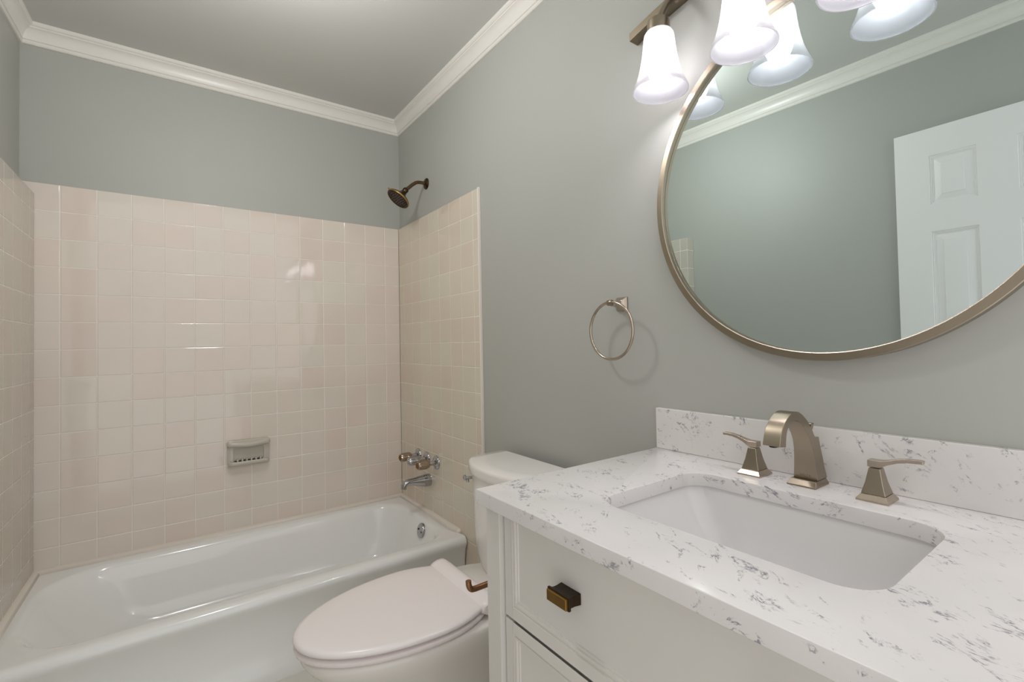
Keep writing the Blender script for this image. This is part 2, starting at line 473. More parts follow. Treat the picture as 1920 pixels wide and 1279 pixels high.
# ================================================================ BATHTUB
bm = BM()
tub = thing('bathtub', 'white alcove bathtub along the tiled back wall behind the toilet', 'bathtub', (-0.735, -0.37, 0))
TX0, TX1, TY0, TY1 = -1.4665, -0.003, -0.748, -0.003
rings = []
for ins, z in ((0.012, 0.0), (0.012, 0.045), (0.022, 0.058), (0.020, 0.20), (0.012, 0.250), (0.003, 0.268), (0.0, 0.280), (0.0025, 0.291), (0.010, 0.3005), (0.020, 0.3045), (0.030, RZ)):
    rings.append(rrect(TX0, TX1, TY0 + ins, TY1, 0.008, z, 10))
def basin_ring(x0, x1, y0, y1, rl, rr, z): return rrect(x0, x1, y0, y1, [rl, rr, rr, rl], z, 10)
rings.append(basin_ring(-1.438, -0.052, -0.692, -0.056, .19, .13, RZ))
rings.append(basin_ring(-1.430, -0.060, -0.686, -0.062, .19, .13, RZ - 0.002))
rings.append(basin_ring(-1.422, -0.068, -0.680, -0.069, .19, .13, RZ - 0.008))
rings.append(basin_ring(-1.412, -0.074, -0.675, -0.076, .19, .13, RZ - 0.020))
rings.append(basin_ring(-1.385, -0.086, -0.666, -0.088, .19, .13, RZ - 0.070))
rings.append(basin_ring(-1.330, -0.108, -0.652, -0.104, .18, .13, 0.14))
rings.append(basin_ring(-1.270, -0.128, -0.636, -0.120, .17, .12, 0.080))
rings.append(basin_ring(-1.220, -0.150, -0.612, -0.142, .16, .11, 0.056))
rings.append(basin_ring(-1.150, -0.190, -0.570, -0.185, .13, .09, 0.045))
rings.append(basin_ring(-0.80, -0.45, -0.42, -0.33, .03, .03, 0.042))
loft(bm, rings)
obj('tub_body', bm, 'tub', tub, angle=60)
ov = Vector((-0.0835, -0.441, 0.262)); ax = Vector((-1, 0, 0.22)).normalized()
bm = BM(); lathe(bm, [(0.034, -0.004), (0.034, 0.004), (0.032, 0.007), (0.001, 0.0085)], ov, ax, 40)
ovo = obj('overflow_plate', bm, 'chrome', tub, label='round chrome overflow plate')
_, a_, b_ = basis(ax)
for s in (-1, 1):
    bm = BM(); lathe(bm, [(0.0042, 0.007), (0.0042, 0.0098), (0.002, 0.0102)], ov + Vector((0, 0.016 * s, 0.004 * s)), ax, 16)
    obj('screw', bm, 'bronze', ovo)
bm = BM(); lathe(bm, [(0.030, 0.0), (0.030, 0.004), (0.024, 0.006), (0.020, 0.003), (0.001, 0.003)], (-0.26, -0.375, 0.044), (0, 0, 1), 32)
obj('drain', bm, 'chrome', tub, label='chrome drain')

# ================================================================ TUB FITTINGS
VL = ['chrome shower valve handle with amber end nearest the tiled corner', 'all-silver chrome valve handle in the middle of the three over the tub spout',
      'chrome shower valve handle with amber end nearest the toilet']
def make_valve(i):
    t = thing('shower_valve', VL[i], 'faucet handle', (0, 0, 0), 'shower valves above the tub spout')
    bm = BM(); lathe(bm, [(0.034, 0.0), (0.034, 0.003), (0.031, 0.008), (0.022, 0.013), (0.013, 0.016)], (0, 0, 0), (-1, 0, 0), 36)
    obj('escutcheon', bm, 'chrome', t, local=True)
    bm = BM(); lathe(bm, [(0.0125, 0.010), (0.0115, 0.020), (0.0115, 0.046)], (0, 0, 0), (-1, 0, 0), 24)
    obj('stem', bm, 'chrome', t, local=True)
    bm = BM(); rings = []                                   # fluted knob
    for rr, h in ((0.010, 0.040), (0.017, 0.043), (0.0205, 0.050), (0.0215, 0.062), (0.0215, 0.088), (0.0195, 0.098), (0.016, 0.102)):
        rings.append([(-h, rr * (1 + 0.07 * math.cos(8 * 2 * PI * k / 64)) * math.cos(2 * PI * k / 64), rr * (1 + 0.07 * math.cos(8 * 2 * PI * k / 64)) * math.sin(2 * PI * k / 64)) for k in range(64)])
    loft(bm, rings)
    kb = obj('knob', bm, 'chrome' if i == 1 else 'warm_chrome', t, local=True)
    bm = BM(); lathe(bm, [(0.014, 0.100), (0.014, 0.104), (0.011, 0.106), (0.001, 0.1065)], (0, 0, 0), (-1, 0, 0), 24)
    obj('knob_cap', bm, 'chrome' if i == 1 else 'knob', kb, local=True)
    return t
for i, y in enumerate((-0.2334, -0.3381, -0.448)):
    v = make_valve(i); v.location = (0.0, y, 0.575)

t = thing('tub_spout', 'chrome tub spout on the tiled wall below the three valve handles', 'spout', (0, -0.36, 0.47))
bm = BM(); rings = []
SP = [(-0.000, 0.4725, 0.031, 0.031), (-0.020, 0.4725, 0.031, 0.031), (-0.045, 0.4735, 0.0275, 0.0265), (-0.075, 0.4765, 0.0235, 0.021),
      (-0.100, 0.479, 0.021, 0.0165), (-0.118, 0.4795, 0.0195, 0.0145)]
for x, zc, ry, rz in SP:
    rings.append([(x, -0.36 + ry * math.cos(2 * PI * k / 32), zc + rz * math.sin(2 * PI * k / 32)) for k in range(32)])
# nose bends down
for c, tilt, ry, rz in (((-0.128, 0.476), 0.55, 0.0185, 0.0145), ((-0.1345, 0.468), 1.05, 0.0175, 0.0145), ((-0.1365, 0.452), 1.35, 0.0165, 0.014)):
    d = Vector((-math.sin(tilt), 0, math.cos(tilt)))
    rings.append([Vector((c[0], -0.36 + ry * math.cos(2 * PI * k / 32), c[1])) + d * rz * math.sin(2 * PI * k / 32) for k in range(32)])
loft(bm, rings)
obj('spout_body', bm, 'chrome', t, angle=50)
bm = BM(); lathe(bm, [(0.0105, 0), (0.0105, 0.0015)], (-0.1367, -0.36, 0.4518), (-0.25, 0, -1), 20)
obj('spout_mouth', bm, 'black', t)

# shower head
t = thing('wall_shower', 'oil-rubbed bronze shower head on a bent arm above the tile', 'shower head', (XR, -0.355, 1.984))
SY = -0.355
bm = BM(); lathe(bm, [(0.0285, 0.0), (0.0285, 0.003), (0.024, 0.008), (0.014, 0.012), (0.011, 0.013)], (XR, SY, 1.984), (-1, 0, 0), 36)
obj('flange', bm, 'bronze', t)
bm = BM(); tube(bm, smooth_path([(XR - 0.004, SY, 1.984), (-0.02, SY, 1.985), (-0.042, SY, 1.981), (-0.064, SY, 1.966), (-0.088, SY, 1.944), (-0.104, SY, 1.930)]), 0.0088, 20)
obj('arm', bm, 'bronze_arm', t)
hax = Vector((-0.62, 0, -0.785)).normalized(); hb = Vector((-0.100, SY, 1.9335))
bm = BM(); lathe(bm, [(0.013, -0.004), (0.0145, 0.0), (0.0145, 0.010), (0.012, 0.016), (0.0155, 0.020), (0.0155, 0.026)], hb, hax, 32)
obj('collar', bm, 'bronze', t)
bm = BM(); lathe(bm, [(0.0155, 0.022), (0.019, 0.030), (0.027, 0.040), (0.041, 0.050), (0.054, 0.056), (0.0585, 0.060), (0.060, 0.065), (0.059, 0.070), (0.055, 0.072), (0.052, 0.069), (0.001, 0.069)], hb, hax, 56)
hd = obj('head', bm, 'bronze', t, angle=40)
bm = BM(); lathe(bm, [(0.0555, 0.0695), (0.0595, 0.0705), (0.0605, 0.0665), (0.0605, 0.0635)], hb, hax, 56, False, False)
obj('rim', bm, 'bronze_edge', hd)
_, a_, b_ = basis(hax)
bm = BM()
for rr, n in ((0.012, 6), (0.024, 12), (0.036, 18), (0.046, 22)):
    for k in range(n):
        an = 2 * PI * k / n
        lathe(bm, [(0.0026, 0.068), (0.0020, 0.0735), (0.0008, 0.0742)], hb + (a_ * math.cos(an) + b_ * math.sin(an)) * rr, hax, 8)
nz = obj('nozzles', bm, 'black', hd); nz['kind'] = 'stuff'
bm = BM(); tube(bm, [hb + hax * 0.062 + a_ * 0 + (-b_ if b_.x > 0 else b_) * 0.058, hb + hax * 0.062 + (-b_ if b_.x > 0 else b_) * 0.068], 0.004, 12)
obj('spray_lever', bm, 'bronze_edge', hd)

# soap dish
t = thing('soap_dish', 'bone ceramic soap dish set into the tiled back wall', 'soap dish', (-0.753, 0.0, 0.666))
X0, X1, Z0, Z1 = -0.840, -0.667, 0.606, 0.727
fn = lambda x, z, d: (x, d, z)
bm = BM()
outer = rrect(X0, X1, Z0, Z1, 0.010, 0, 5); inner = rrect(X0 + .024, X1 - .024, Z0 + .022, Z1 - .032, 0.010, 0, 5)
rs = [[(p.x, 0.004, p.y) for p in outer], [(p.x, -0.011, p.y) for p in outer],
      [(p.x + (0.003 if p.x < -0.753 else -0.003), -0.014, p.y + (0.003 if p.y < 0.666 else -0.003)) for p in outer],
      [(p.x, -0.014, p.y) for p in inner], [(p.x, -0.002, p.y) for p in inner]]
loft(bm, rs, cap0=True, cap1=True)
obj('backplate', bm, 'soap', t, angle=45)
bm = BM(); rs = []
for i in range(21):                                         # wavy grab bar along the top
    f = i / 20; x = X0 - 0.002 + (X1 - X0 + 0.004) * f
    r = 0.0135 * (1 if 0 < i < 20 else 0.6); zz = 0.7095 + 0.0035 * math.cos(2 * PI * f) ; yy = -0.016 - 0.010 * math.sin(PI * f) ** 0.6
    rs.append([(x, yy + r * 1.15 * math.cos(2 * PI * k / 20), zz + r * math.sin(2 * PI * k / 20)) for k in range(20)])
loft(bm, rs); obj('grab_bar', bm, 'soap', t, angle=60)
bm = BM(); rs = []
for x0, x1, y0, z in ((X0 + .006, X1 - .006, -0.012, 0.609), (X0 + .004, X1 - .004, -0.030, 0.613), (X0 + .004, X1 - .004, -0.040, 0.620), (X0 + .005, X1 - .005, -0.041, 0.628), (X0 + .008, X1 - .008, -0.039, 0.632),
                      (X0 + .016, X1 - .016, -0.033, 0.630), (X0 + .022, X1 - .022, -0.028, 0.623)):
    rs.append(rrect(x0, x1, y0, -0.004, [0.018, 0.018, 0.002, 0.002], z, 6))
loft(bm, rs); tr = obj('tray', bm, 'soap', t, angle=50)
for k in range(6):
    x = X0 + 0.040 + k * 0.0187
    bm = BM(); box(bm, x - 0.0035, x + 0.0035, -0.030, -0.004, 0.622, 0.6410)
    obj('drain_ridge', bm, 'soap', tr, bevel=0.002)

# ================================================================ TOILET
TC = -1.275
toilet = thing('toilet', 'white two-piece toilet with closed lid between tub and vanity', 'toilet', (-0.40, TC, 0))
def oval(ins, z, k=1.0, n=40, back=0.335, tip=0.803, hw=0.197, c=0.47):
    """closed outline, back straight at 'back', pointed round tip; metres from the wall plane x=0"""
    pts = []
    for i in range(n + 1):
        a = PI / 2 - PI * i / n
        pts.append((-(c + (tip - c - ins) * max(0.0, math.cos(a)) ** 1.0), TC + (hw - ins) * math.sin(a) * k, z))
    m = 8
    for i in range(1, m + 1):
        f = i / m; d = c - (c - back - ins) * f
        pts.append((-d, TC - (hw - ins) * (1 - 0.19 * f * f) * k, z))
    for i in range(m + 1):
        f = 1 - i / m; d = c - (c - back - ins) * f
        if i < m: pts.append((-d, TC + (hw - ins) * (1 - 0.19 * f * f) * k, z))
    return [Vector(p) for p in pts]
# bowl and pedestal
bm = BM(); rs = []
def bowl_ring(d0, d1, hw, z, n=48, p=2.3, bp=3.5):
    pts = []; c = d0 + (d1 - d0) * 0.42
    for i in range(n):
        a = 2 * PI * i / n; ca, sa = math.cos(a), math.sin(a)
        e = p if ca > 0 else bp
        r = (abs(ca) ** e + abs(sa) ** e) ** (-1 / e)
        pts.append(Vector((-(c + (d1 - c if ca > 0 else c - d0) * ca * r), TC + hw * sa * r, z)))
    return pts
for a in ((0.20, 0.655, 0.120, 0.0), (0.20, 0.650, 0.118, 0.02), (0.205, 0.635, 0.108, 0.05), (0.20, 0.63, 0.105, 0.12), (0.19, 0.655, 0.118, 0.19), (0.17, 0.695, 0.142, 0.25),
          (0.14, 0.742, 0.168, 0.30), (0.11, 0.775, 0.186, 0.335), (0.10, 0.786, 0.191, 0.352), (0.10, 0.788, 0.191, 0.366), (0.115, 0.780, 0.184, 0.371)):
    rs.append(bowl_ring(*a))
loft(bm, rs); obj('bowl', bm, 'china', toilet, angle=60)
bm = BM(); rs = []                                         # trapway bulge behind, either side
rs = []
for x, hw, z0, z1 in ((-0.06, 0.070, 0.0, 0.34), (-0.20, 0.085, 0.0, 0.345), (-0.34, 0.10, 0.0, 0.33), (-0.45, 0.085, 0.0, 0.26)):
    rs.append([Vector((x, TC + y, z)) for y, z in [(-hw * 1.25, z0), (-hw * 1.15, z0 + 0.05), (-hw, z0 + 0.12), (-hw * 1.05, z1 - 0.03), (-hw * 0.85, z1), (hw * 0.85, z1), (hw * 1.05, z1 - 0.03), (hw, z0 + 0.12), (hw * 1.15, z0 + 0.05), (hw * 1.25, z0)]])
loft(bm, rs); obj('trapway', bm, 'china', toilet, angle=70, subsurf=1)
# seat and lid
bm = BM(); loft(bm, [oval(0.008, 0.3745), oval(0.004, 0.377), oval(0.002, 0.384), oval(0.002, 0.3865), oval(0.007, 0.3895)])
seat = obj('seat', bm, 'seat', toilet, angle=50)
bm = BM(); lathe(bm, [(0.004, 0), (0.004, 0.018)], (-0.760, TC - 0.03, 0.3935), (0, -1, 0), 12)
obj('seat_bumper', bm, 'seat', seat)
bm = BM(); loft(bm, [oval(0.010, 0.3960), oval(0.002, 0.3990), oval(0.0, 0.404), oval(0.0015, 0.409), oval(0.006, 0.4125), oval(0.015, 0.4145), oval(0.06, 0.4165), oval(0.14, 0.4175)])
lid = obj('lid', bm, 'seat', toilet, angle=60)
bm = BM(); rs = []
for y, s in ((-0.172, 0.75), (-0.165, 0.95), (-0.15, 1), (0.15, 1), (0.165, 0.95), (0.172, 0.75)):
    prof = [(-0.350, 0.395), (-0.350, 0.414), (-0.340, 0.4195), (-0.328, 0.424), (-0.314, 0.4255), (-0.300, 0.423), (-0.290, 0.415), (-0.287, 0.400), (-0.287, 0.380), (-0.320, 0.376)]
    rs.append([Vector((-0.318 + (x + 0.318) * s, TC + y, 0.400 + (z - 0.400) * s)) for x, z in prof])
loft(bm, rs); obj('hinge_cover', bm, 'seat', toilet, angle=50)
# tank
def tank_ring(hw, d1, bow, z, d0=0.022, rc=0.03, n=24):
    """back flat at d0, bowed front: d1 at the middle, d1-bow at the sides"""
    pts = [Vector((-d0, TC + hw, z)), Vector((-(d0 + (d1 - bow - d0) * 0.5), TC + hw, z))]
    for i in range(n + 1):
        y = 1 - 2 * i / n
        yy = math.copysign(abs(y) ** 0.9, y)
        d = d1 - bow * abs(yy) ** 2.4
        e = max(0.0, (abs(yy) - 0.90) / 0.10)
        d -= 0.040 * e * e
        pts.append(Vector((-d, TC + hw * yy, z)))
    pts += [Vector((-(d0 + (d1 - bow - d0) * 0.5), TC - hw, z)), Vector((-d0, TC - hw, z))]
    return pts
bm = BM()
rs = [tank_ring(0.095, 0.165, 0.03, 0.345), tank_ring(0.135, 0.180, 0.04, 0.350), tank_ring(0.168, 0.192, 0.05, 0.365), tank_ring(0.188, 0.200, 0.055, 0.390),
      tank_ring(0.200, 0.206, 0.058, 0.430), tank_ring(0.205, 0.210, 0.06, 0.50), tank_ring(0.209, 0.214, 0.062, 0.60), tank_ring(0.212, 0.217, 0.064, 0.705)]
loft(bm, rs); obj('tank', bm, 'china', toilet, angle=60)
bm = BM()
rs = [tank_ring(0.214, 0.222, 0.066, 0.700), tank_ring(0.218, 0.228, 0.067, 0.703), tank_ring(0.220, 0.231, 0.068, 0.712), tank_ring(0.220, 0.231, 0.068, 0.730), tank_ring(0.218, 0.229, 0.068, 0.737), tank_ring(0.212, 0.222, 0.066, 0.7415), tank_ring(0.17, 0.18, 0.05, 0.744)]
loft(bm, rs); obj('tank_lid', bm, 'china', toilet, angle=60)
bm = BM(); rs = [bowl_ring(0.025, 0.33, 0.155, 0.30, bp=5), bowl_ring(0.02, 0.335, 0.165, 0.335, bp=5), bowl_ring(0.02, 0.335, 0.165, 0.347, bp=5), bowl_ring(0.03, 0.33, 0.158, 0.352, bp=5)]
loft(bm, rs); obj('tank_deck', bm, 'china', toilet, angle=50)
bm = BM(); lathe(bm, [(0.0125, 0.0), (0.0125, 0.005), (0.006, 0.007), (0.006, 0.024), (0.001, 0.0245)], (-0.142, TC + 0.205, 0.657), (0, 1, 0), 24)
fl = obj('flush_lever', bm, 'chrome', toilet, label='small chrome flush lever')
bm = BM(); tube(bm, [(-0.140, TC + 0.223, 0.657), (-0.158, TC + 0.230, 0.657), (-0.172, TC + 0.238, 0.656)], [0.0055, 0.0055, 0.006], 14)
lathe(bm, [(0.004, 0.0), (0.0100, 0.002), (0.0105, 0.006), (0.0085, 0.009), (0.001, 0.0095)], (-0.166, TC + 0.240, 0.657), (-1, 0.1, 0), 24)
tube(bm, [(-0.160, TC + 0.236, 0.652), (-0.161, TC + 0.236, 0.640)], [0.0045, 0.0055], 12)
obj('lever_arm', bm, 'chrome', fl)

# toilet paper holder on the vanity side
t = thing('toilet_paper_holder', 'bronze upturned paper holder bar on the vanity side over the toilet seat', 'toilet paper holder', (-0.40, -1.795, 0.635))
bm = BM(); lathe(bm, [(0.022, 0.0), (0.022, 0.006), (0.012, 0.010), (0.008, 0.014), (0.008, 0.072)], (-0.405, -1.7955, 0.634), (0, 1, 0), 28)
obj('post', bm, 'copper', t)
bm = BM(); tube(bm, smooth_path([(-0.400, -1.722, 0.634), (-0.45, -1.722, 0.634), (-0.50, -1.722, 0.634), (-0.532, -1.722, 0.634), (-0.5415, -1.722, 0.637), (-0.546, -1.722, 0.645), (-0.547, -1.722, 0.655)], 5), 0.0062, 20)
obj('bar', bm, 'copper', t, angle=60)

# ================================================================ VANITY
VY1, VY0 = -1.795, -2.615
ZT = 0.8395
van = thing('vanity_cabinet', 'white painted vanity cabinet with panelled drawers under the quartz top', 'cabinet', (-0.28, -2.205, 0))
for y0, y1 in ((VY1 - 0.018, VY1), (VY0, VY0 + 0.018)):
    bm = BM(); box(bm, -0.505, 0.000, y0, y1, 0.10, ZT); obj('side_panel', bm, 'cab', van, smooth=False)
for x0, x1 in ((-0.545, -0.500), (-0.045, 0.0)):
    for y0, y1 in ((VY1 - 0.0465, VY1), (VY0, VY0 + 0.0465)):
        bm = BM(); box(bm, x0, x1, y0, y1, 0.0, ZT); obj('leg', bm, 'cab', van, bevel=0.0015)
bm = BM(); box(bm, -0.500, -0.02, VY0 + 0.02, VY1 - 0.02, 0.115, 0.640); obj('carcass', bm, 'gap', van, smooth=False)
bm = BM(); box(bm, -0.530, -0.49, VY0 + 0.0465, VY1 - 0.0465, 0.075, 0.113); obj('bottom_rail', bm, 'cab', van, bevel=0.0015)
bm = BM(); box(bm, -0.515, -0.49, VY0 + 0.0465, VY1 - 0.0465, 0.113, ZT); obj('face_backing', bm, 'gap', van, smooth=False)
FX = -0.535
DYa, DYb = VY1 - 0.0500, VY0 + 0.0500                          # drawer from DYa (left, far) to DYb
def drawer(z0, z1, top_flat=0.022):
    bm = BM()
    st = 0.022
    for a, b in ((DYa - st, DYa), (DYb, DYb + st)):
        box(bm, FX, FX + 0.02, a, b, z0, z1)
    # rails, a hairline away from the stiles
    ia, ib = DYa - st - 0.0009, DYb + st + 0.0009
    box(bm, FX + 0.0125, FX + 0.02, DYb + 0.002, DYa - 0.002, z0 + .002, z1 - .002)
    rings = []
    c = [(0, 0.002), (0, 0.0), None]
    zi0, zi1 = z0 + 0.0215, z1 - top_flat
    # frame between outer edge and moulded opening
    rings.append([(FX, ia, z0), (FX, ib, z0), (FX, ib, z1), (FX, ia, z1)])
    rings.append([(FX, ia - 0.0005, zi0), (FX, ib + 0.0005, zi0), (FX, ib + 0.0005, zi1), (FX, ia - 0.0005, zi1)])
    for ins, dep in ((0.0008, 0.0026), (0.0038, 0.0030), (0.0050, 0.0012), (0.0085, 0.0016), (0.0095, 0.0046), (0.0128, 0.0050), (0.0138, 0.0072), (0.0180, 0.0078)):
        rings.append([(FX + dep, ia - ins, zi0 + ins), (FX + dep, ib + ins, zi0 + ins), (FX + dep, ib + ins, zi1 - ins), (FX + dep, ia - ins, zi1 - ins)])
    loft(bm, rings, cap0=False, cap1=True)
    return obj('drawer', bm, 'cab', van, smooth=True, angle=10)
def drawer_knob(par, y, z):
    k = BM(); rs = []
    for x, hy, hz in ((FX + 0.0079, 0.0240, 0.0092), (FX - 0.004, 0.0225, 0.0085), (FX - 0.012, 0.0225, 0.0085), (FX - 0.016, 0.0240, 0.0092)):
        rs.append([(x, y - hy, z - hz), (x, y + hy, z - hz), (x, y + hy, z + hz), (x, y - hy, z + hz)])
    loft(k, rs); kb = obj('knob', k, 'knob_dark', par, bevel=0.0008, label='rectangular antique brass knob')
    k = BM(); box(k, FX - 0.0205, FX - 0.0155, y - 0.0265, y + 0.0265, z - 0.0105, z + 0.0105)
    obj('knob_plate', k, 'knob_dark', kb, bevel=0.0012)
    k = BM(); rs = []
    for x, hy, hz in ((FX - 0.0200, 0.0240, 0.0090), (FX - 0.0240, 0.0236, 0.0088), (FX - 0.0250, 0.0226, 0.0078)):
        rs.append([(x, y - hy, z - hz), (x, y + hy, z - hz), (x, y + hy, z + hz), (x, y - hy, z + hz)])
    loft(k, rs); obj('knob_face', k, 'knob', kb, bevel=0.0005)
for z0, z1, tf in ((0.6365, 0.8375, 0.0085), (0.338, 0.6310, 0.022), (0.117, 0.3325, 0.022)):
    d = drawer(z0, z1, tf)
    for y in (-2.026, -2.384):
        drawer_knob(d, y, (z0 + z1) / 2 + 0.008)

# countertop, backsplash, basin
CX0, CX1, CY0, CY1, CZ = -0.565, 0.012, -2.624, -1.7895, 0.8673
hole = [(p.x, p.y) for p in rrect(-0.432, -0.127, -2.424, -1.989, 0.052, 0, 10)]
bm = curve_plate('c', [[(CX0, CY0), (CX1, CY0), (CX1, CY1), (CX0, CY1)], hole], ZT, CZ, 'quartz', 0.0016)
ct = obj('vanity_countertop', bm, 'quartz', smooth=True, angle=40)
tag(ct, 'white quartz vanity countertop with grey veins and a rectangular sink cutout', 'countertop')
bm = BM(); box(bm, -0.004, XR, CY0, CY1, CZ, 0.9735)
bs = obj('backsplash', bm, 'quartz', bevel=0.0015)
tag(bs, 'grey-veined white quartz backsplash strip standing against the wall behind the faucet', 'backsplash')

snk = thing('undermount_sink', 'white rectangular undermount sink below the quartz countertop', 'sink', (-0.28, -2.2065, 0.72))
bm = BM(); rs = []
for x0, x1, y0, y1, r, z in ((-0.462, -0.100, -2.452, -1.961, 0.06, ZT), (-0.438, -0.121, -2.430, -1.983, 0.054, ZT), (-0.437, -0.122, -2.429, -1.984, 0.054, 0.834),
                             (-0.434, -0.125, -2.424, -1.989, 0.052, 0.822), (-0.430, -0.130, -2.402, -2.012, 0.050, 0.775), (-0.426, -0.136, -2.376, -2.040, 0.048, 0.730), (-0.418, -0.146, -2.352, -2.066, 0.046, 0.712),
                             (-0.398, -0.170, -2.330, -2.090, 0.042, 0.702), (-0.340, -0.230, -2.260, -2.150, 0.03, 0.697)):
    rs.append(rrect(x0, x1, y0, y1, r, z, 10))
loft(bm, rs, cap0=False)
obj('basin', bm, 'basin', snk, angle=60)
bm = BM(); lathe(bm, [(0.022, 0.0), (0.022, 0.003), (0.018, 0.004), (0.012, 0.001), (0.001, 0.001)], (-0.285, -2.205, 0.697), (0, 0, 1), 28)
obj('drain', bm, 'nickel', snk, label='nickel drain')

# ================================================================ FAUCET
def sq(cx, cyy, hx, hy, z): return [(cx - hx, cyy - hy, z), (cx + hx, cyy - hy, z), (cx + hx, cyy + hy, z), (cx - hx, cyy + hy, z)]
FY = -2.190
fau = thing('faucet', 'brushed nickel widespread faucet with arched spout behind the sink', 'faucet', (-0.05, FY, CZ))
PR = [(-0.0580, CZ + 0.0115, -0.0160, CZ + 0.0115, 0.0225), (-0.0592, 0.9000, -0.0215, 0.9000, 0.0205), (-0.0606, 0.9213, -0.0258, 0.9213, 0.0192), (-0.0640, 0.9390, -0.0300, 0.9390, 0.0180), (-0.0690, 0.9530, -0.0347, 0.9600, 0.0170),
      (-0.0697, 0.9545, -0.0495, 0.9605, 0.0168), (-0.0780, 0.9680, -0.0585, 0.9745, 0.0162), (-0.0868, 0.9780, -0.0680, 0.9862, 0.0157), (-0.0965, 0.9885, -0.0800, 0.9985, 0.0153), (-0.1073, 0.9960, -0.0985, 1.0105, 0.0150), (-0.1165, 1.0005, -0.1110, 1.0158, 0.0150),
      (-0.1249, 1.0018, -0.1240, 1.0178, 0.0150), (-0.1345, 1.0010, -0.1355, 1.0168, 0.0150), (-0.1427, 0.9975, -0.1475, 1.0125, 0.0150), (-0.1500, 0.9930, -0.1575, 1.0078, 0.0150), (-0.1568, 0.9865, -0.1675, 1.0005, 0.0150), (-0.1612, 0.9780, -0.1765, 0.9905, 0.0152), (-0.1640, 0.9680, -0.1838, 0.9775, 0.0154), (-0.1655, 0.9577, -0.1888, 0.9611, 0.0156)]
bm = BM(); loft(bm, [[(xi, FY - w, zi), (xo, FY - w, zo), (xo, FY + w, zo), (xi, FY + w, zi)] for xi, zi, xo, zo, w in PR])
sp = obj('spout', bm, 'nickel', fau, angle=32, bevel=0.0012)
bm = BM(); loft(bm, [sq(-0.049, FY, 0.0300, 0.0265, CZ), sq(-0.049, FY, 0.0300, 0.0265, CZ + 0.003), sq(-0.046, FY, 0.0235, 0.0235, CZ + 0.0105), sq(-0.046, FY, 0.0235, 0.0235, CZ + 0.0115)])
obj('base', bm, 'nickel', sp, bevel=0.001)
bm = BM(); lathe(bm, [(0.0085, -0.001), (0.0085, 0.0003)], (-0.1772, FY, 0.9594), (0.147, 0, -0.989), 20); obj('aerator', bm, 'black', sp)
bm = BM(); rs = []
for z, hx, hy in ((0.955, 0.003, 0.003), (0.966, 0.003, 0.003), (0.968, 0.0045, 0.0055), (0.978, 0.0055, 0.008), (0.985, 0.006, 0.0095), (0.9865, 0.005, 0.0085)):
    rs.append(sq(-0.0415, FY, hx, hy, z))
loft(bm, rs); obj('lift_rod', bm, 'nickel', sp, bevel=0.001)
# faint maker's lettering low on the spout's front face
cu = bpy.data.curves.new('mark', 'FONT'); cu.body = 'DELTA'; cu.size = 0.0056; cu.align_x = 'CENTER'; cu.extrude = 0.0002; cu.space_character = 1.25
tmp = bpy.data.objects.new('mark', cu); COL.objects.link(tmp)
me = bpy.data.meshes.new_from_object(tmp.evaluated_get(bpy.context.evaluated_depsgraph_get())); bpy.data.objects.remove(tmp)
bm = BM(); bm.from_mesh(me)
bmesh.ops.transform(bm, matrix=Matrix(((0, 0, -1, -0.0584), (-1, 0, 0, FY), (0, 1, 0, CZ + 0.0170), (0, 0, 0, 1))), verts=bm.verts[:])
obj('engraved_lettering', bm, 'knob', sp, smooth=False)

def handle(yc, sgn, label):
    cx = -0.056
    bm = BM(); loft(bm, [sq(cx, yc, 0.0195, 0.0187, CZ + 0.0115), sq(cx, yc, 0.0140, 0.0132, 0.899), sq(cx, yc, 0.0092, 0.0088, 0.9235)])
    h = obj('handle', bm, 'nickel', fau, bevel=0.0015, label=label)
    bm = BM(); loft(bm, [sq(cx, yc, 0.0265, 0.0245, CZ), sq(cx, yc, 0.0265, 0.0245, CZ + 0.003), sq(cx, yc, 0.0200, 0.0192, CZ + 0.0105), sq(cx, yc, 0.0200, 0.0192, CZ + 0.0115)])
    obj('base', bm, 'nickel_b', h, bevel=0.001)
    # lever: hub block flows into a slim curved blade
    P = [(-0.0105, 0.9310, 0.0098, 0.0060), (0.0070, 0.9310, 0.0098, 0.0060), (0.0120, 0.9325, 0.0090, 0.0052), (0.0200, 0.9358, 0.0072, 0.0040), (0.0320, 0.9402, 0.0062, 0.0034), (0.0460, 0.9432, 0.0060, 0.0032), (0.0600, 0.9442, 0.0060, 0.0031), (0.0675, 0.9440, 0.0058, 0.0030)]
    bm = BM(); loft(bm, [[(cx - w, yc + sgn * y, z - k), (cx + w, yc + sgn * y, z - k), (cx + w, yc + sgn * y, z + k), (cx - w, yc + sgn * y, z + k)] for y, z, w, k in P])
    obj('lever', bm, 'nickel_b', h, angle=30, bevel=0.0011)
handle(-2.087, 1, 'lever handle pointing toward the toilet')
handle(-2.3073, -1, 'lever handle pointing away from the toilet')

# ================================================================ TOWEL RING
t = thing('towel_ring', 'brushed nickel towel ring on the wall left of the mirror', 'towel ring', (XR, -1.668, 1.262))
bm = BM(); rs = []
for d, h in ((0, 0.0205), (0.004, 0.0205), (0.006, 0.0190), (0.009, 0.0178), (0.014, 0.0135), (0.022, 0.0095), (0.034, 0.0075), (0.046, 0.0070)):
    rs.append([(XR - d, -1.668 - h, 1.262 - h), (XR - d, -1.668 + h, 1.262 - h), (XR - d, -1.668 + h, 1.262 + h), (XR - d, -1.668 - h, 1.262 + h)])
loft(bm, rs); obj('wall_post', bm, 'nickel_b', t, bevel=0.002, angle=25)
bm = BM(); lathe(bm, [(0.0075, -0.009), (0.0085, -0.007), (0.0085, 0.007), (0.0075, 0.009)], (-0.041, -1.668, 1.2645), (0, 1, 0), 28)
obj('pivot', bm, 'nickel', t)
RR = 0.0815
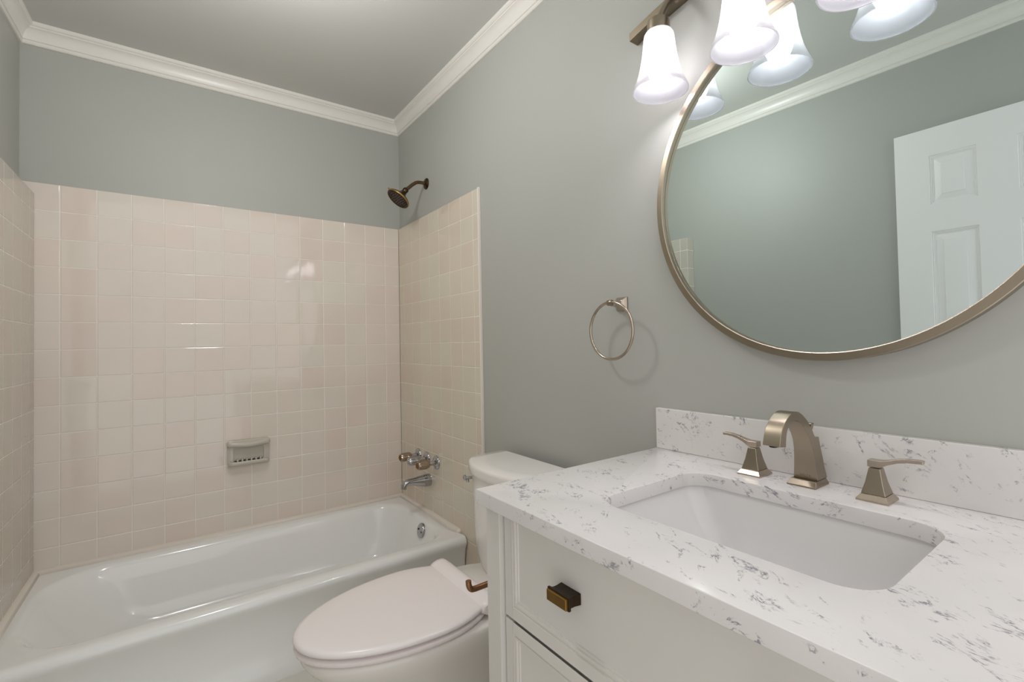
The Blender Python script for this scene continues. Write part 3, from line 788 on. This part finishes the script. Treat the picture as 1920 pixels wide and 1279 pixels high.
bm = BM(); tube(bm, [(-0.041, -1.668 + RR * math.sin(2 * PI * k / 72), 1.1845 + RR * math.cos(2 * PI * k / 72)) for k in range(72)], 0.0042, 14, closed=True)
obj('ring', bm, 'nickel_b', t, angle=80)

# ================================================================ MIRROR
MC = (-2.209, 1.494)
t = thing('round_mirror', 'large round wall mirror in a slim brushed nickel frame above the vanity', 'mirror', (XR, MC[0], MC[1]))
bm = BM(); pr = [(0.3865, XR), (0.3865, -0.0185), (0.3850, -0.020), (0.3715, -0.020), (0.3700, -0.0185), (0.3700, -0.003), (0.3700, XR), (0.3865, XR)]
lathe(bm, [(r, -x) for r, x in pr], (0, MC[0], MC[1]), (-1, 0, 0), 160, False, False)
bmesh.ops.remove_doubles(bm, verts=bm.verts[:], dist=1e-6)
obj('frame', bm, 'nickel', t)
bm = BM(); lathe(bm, [(0.3712, -XR), (0.3712, 0.0065), (0.3690, 0.0075)], (0, MC[0], MC[1]), (-1, 0, 0), 160)
obj('glass', bm, 'mirror', t, angle=20)

# ================================================================ VANITY LIGHT
LY = [-1.893, -2.106, -2.319, -2.532]; LX = -0.085; LC = sum(LY) / 4
t = thing('vanity_light', 'arched nickel vanity light with frosted bell shades above the mirror', 'wall lamp', (XR, LC, 2.03))
bm = BM(); rs = []; n = 40; half = 0.466
for i in range(n + 1):
    f = -1 + 2 * i / n; y = LC + half * -f; z = 1.990 + 0.055 * (1 - f * f)
    rs.append([(XR, y, z - 0.002), (-0.0220, y, z - 0.002), (-0.0220, y, z + 0.020), (XR, y, z + 0.020)])
loft(bm, rs); obj('bar', bm, 'nickel_shaded', t, bevel=0.001)
bm = BM(); box(bm, -0.004, XR, LC - 0.06, LC + 0.06, 1.985, 2.105); obj('wall_plate', bm, 'nickel', t, bevel=0.003)
for y in LY:
    f = (y - LC) / half; zb = 1.990 + 0.055 * (1 - f * f) + 0.009
    bm = BM(); tube(bm, smooth_path([(-0.010, y, zb), (-0.028, y, zb - 0.006), (-0.060, y, zb - 0.045), (LX, y, 1.936)], 5), [0.012, 0.0112, 0.0105, 0.010, 0.0095, 0.009, 0.009, 0.009, 0.009, 0.009, 0.009, 0.009, 0.009, 0.009, 0.009, 0.009], 18)
    obj('arm', bm, 'nickel', t, angle=60)
    bm = BM(); lathe(bm, [(0.010, 1.941), (0.0265, 1.939), (0.0275, 1.934), (0.0275, 1.905), (0.024, 1.902)], (LX, y, 0), (0, 0, 1), 40)
    obj('socket_cup', bm, 'nickel', t)
    prof = [(0.0250, 1.911), (0.0320, 1.909), (0.0355, 1.903), (0.0370, 1.893), (0.0390, 1.873), (0.0420, 1.850), (0.0460, 1.828), (0.0515, 1.806), (0.0580, 1.787), (0.0645, 1.773), (0.0670, 1.7675), (0.0672, 1.765)]
    inn = [(r - 0.0030, z) for r, z in prof[::-1]]
    bm = BM(); lathe(bm, prof + inn[:-1] + [(0.022, 1.908)], (LX, y, 0), (0, 0, 1), 56, False, False)
    sh = obj('shade', bm, 'shade', t, angle=80)
    bm = BM(); lathe(bm, [(0.012, 1.904), (0.013, 1.893), (0.020, 1.877), (0.0275, 1.858), (0.0310, 1.836), (0.0295, 1.816), (0.0225, 1.798), (0.010, 1.790), (0.001, 1.7885)], (LX, y, 0), (0, 0, 1), 32)
    obj('bulb', bm, 'bulb', sh, angle=80)
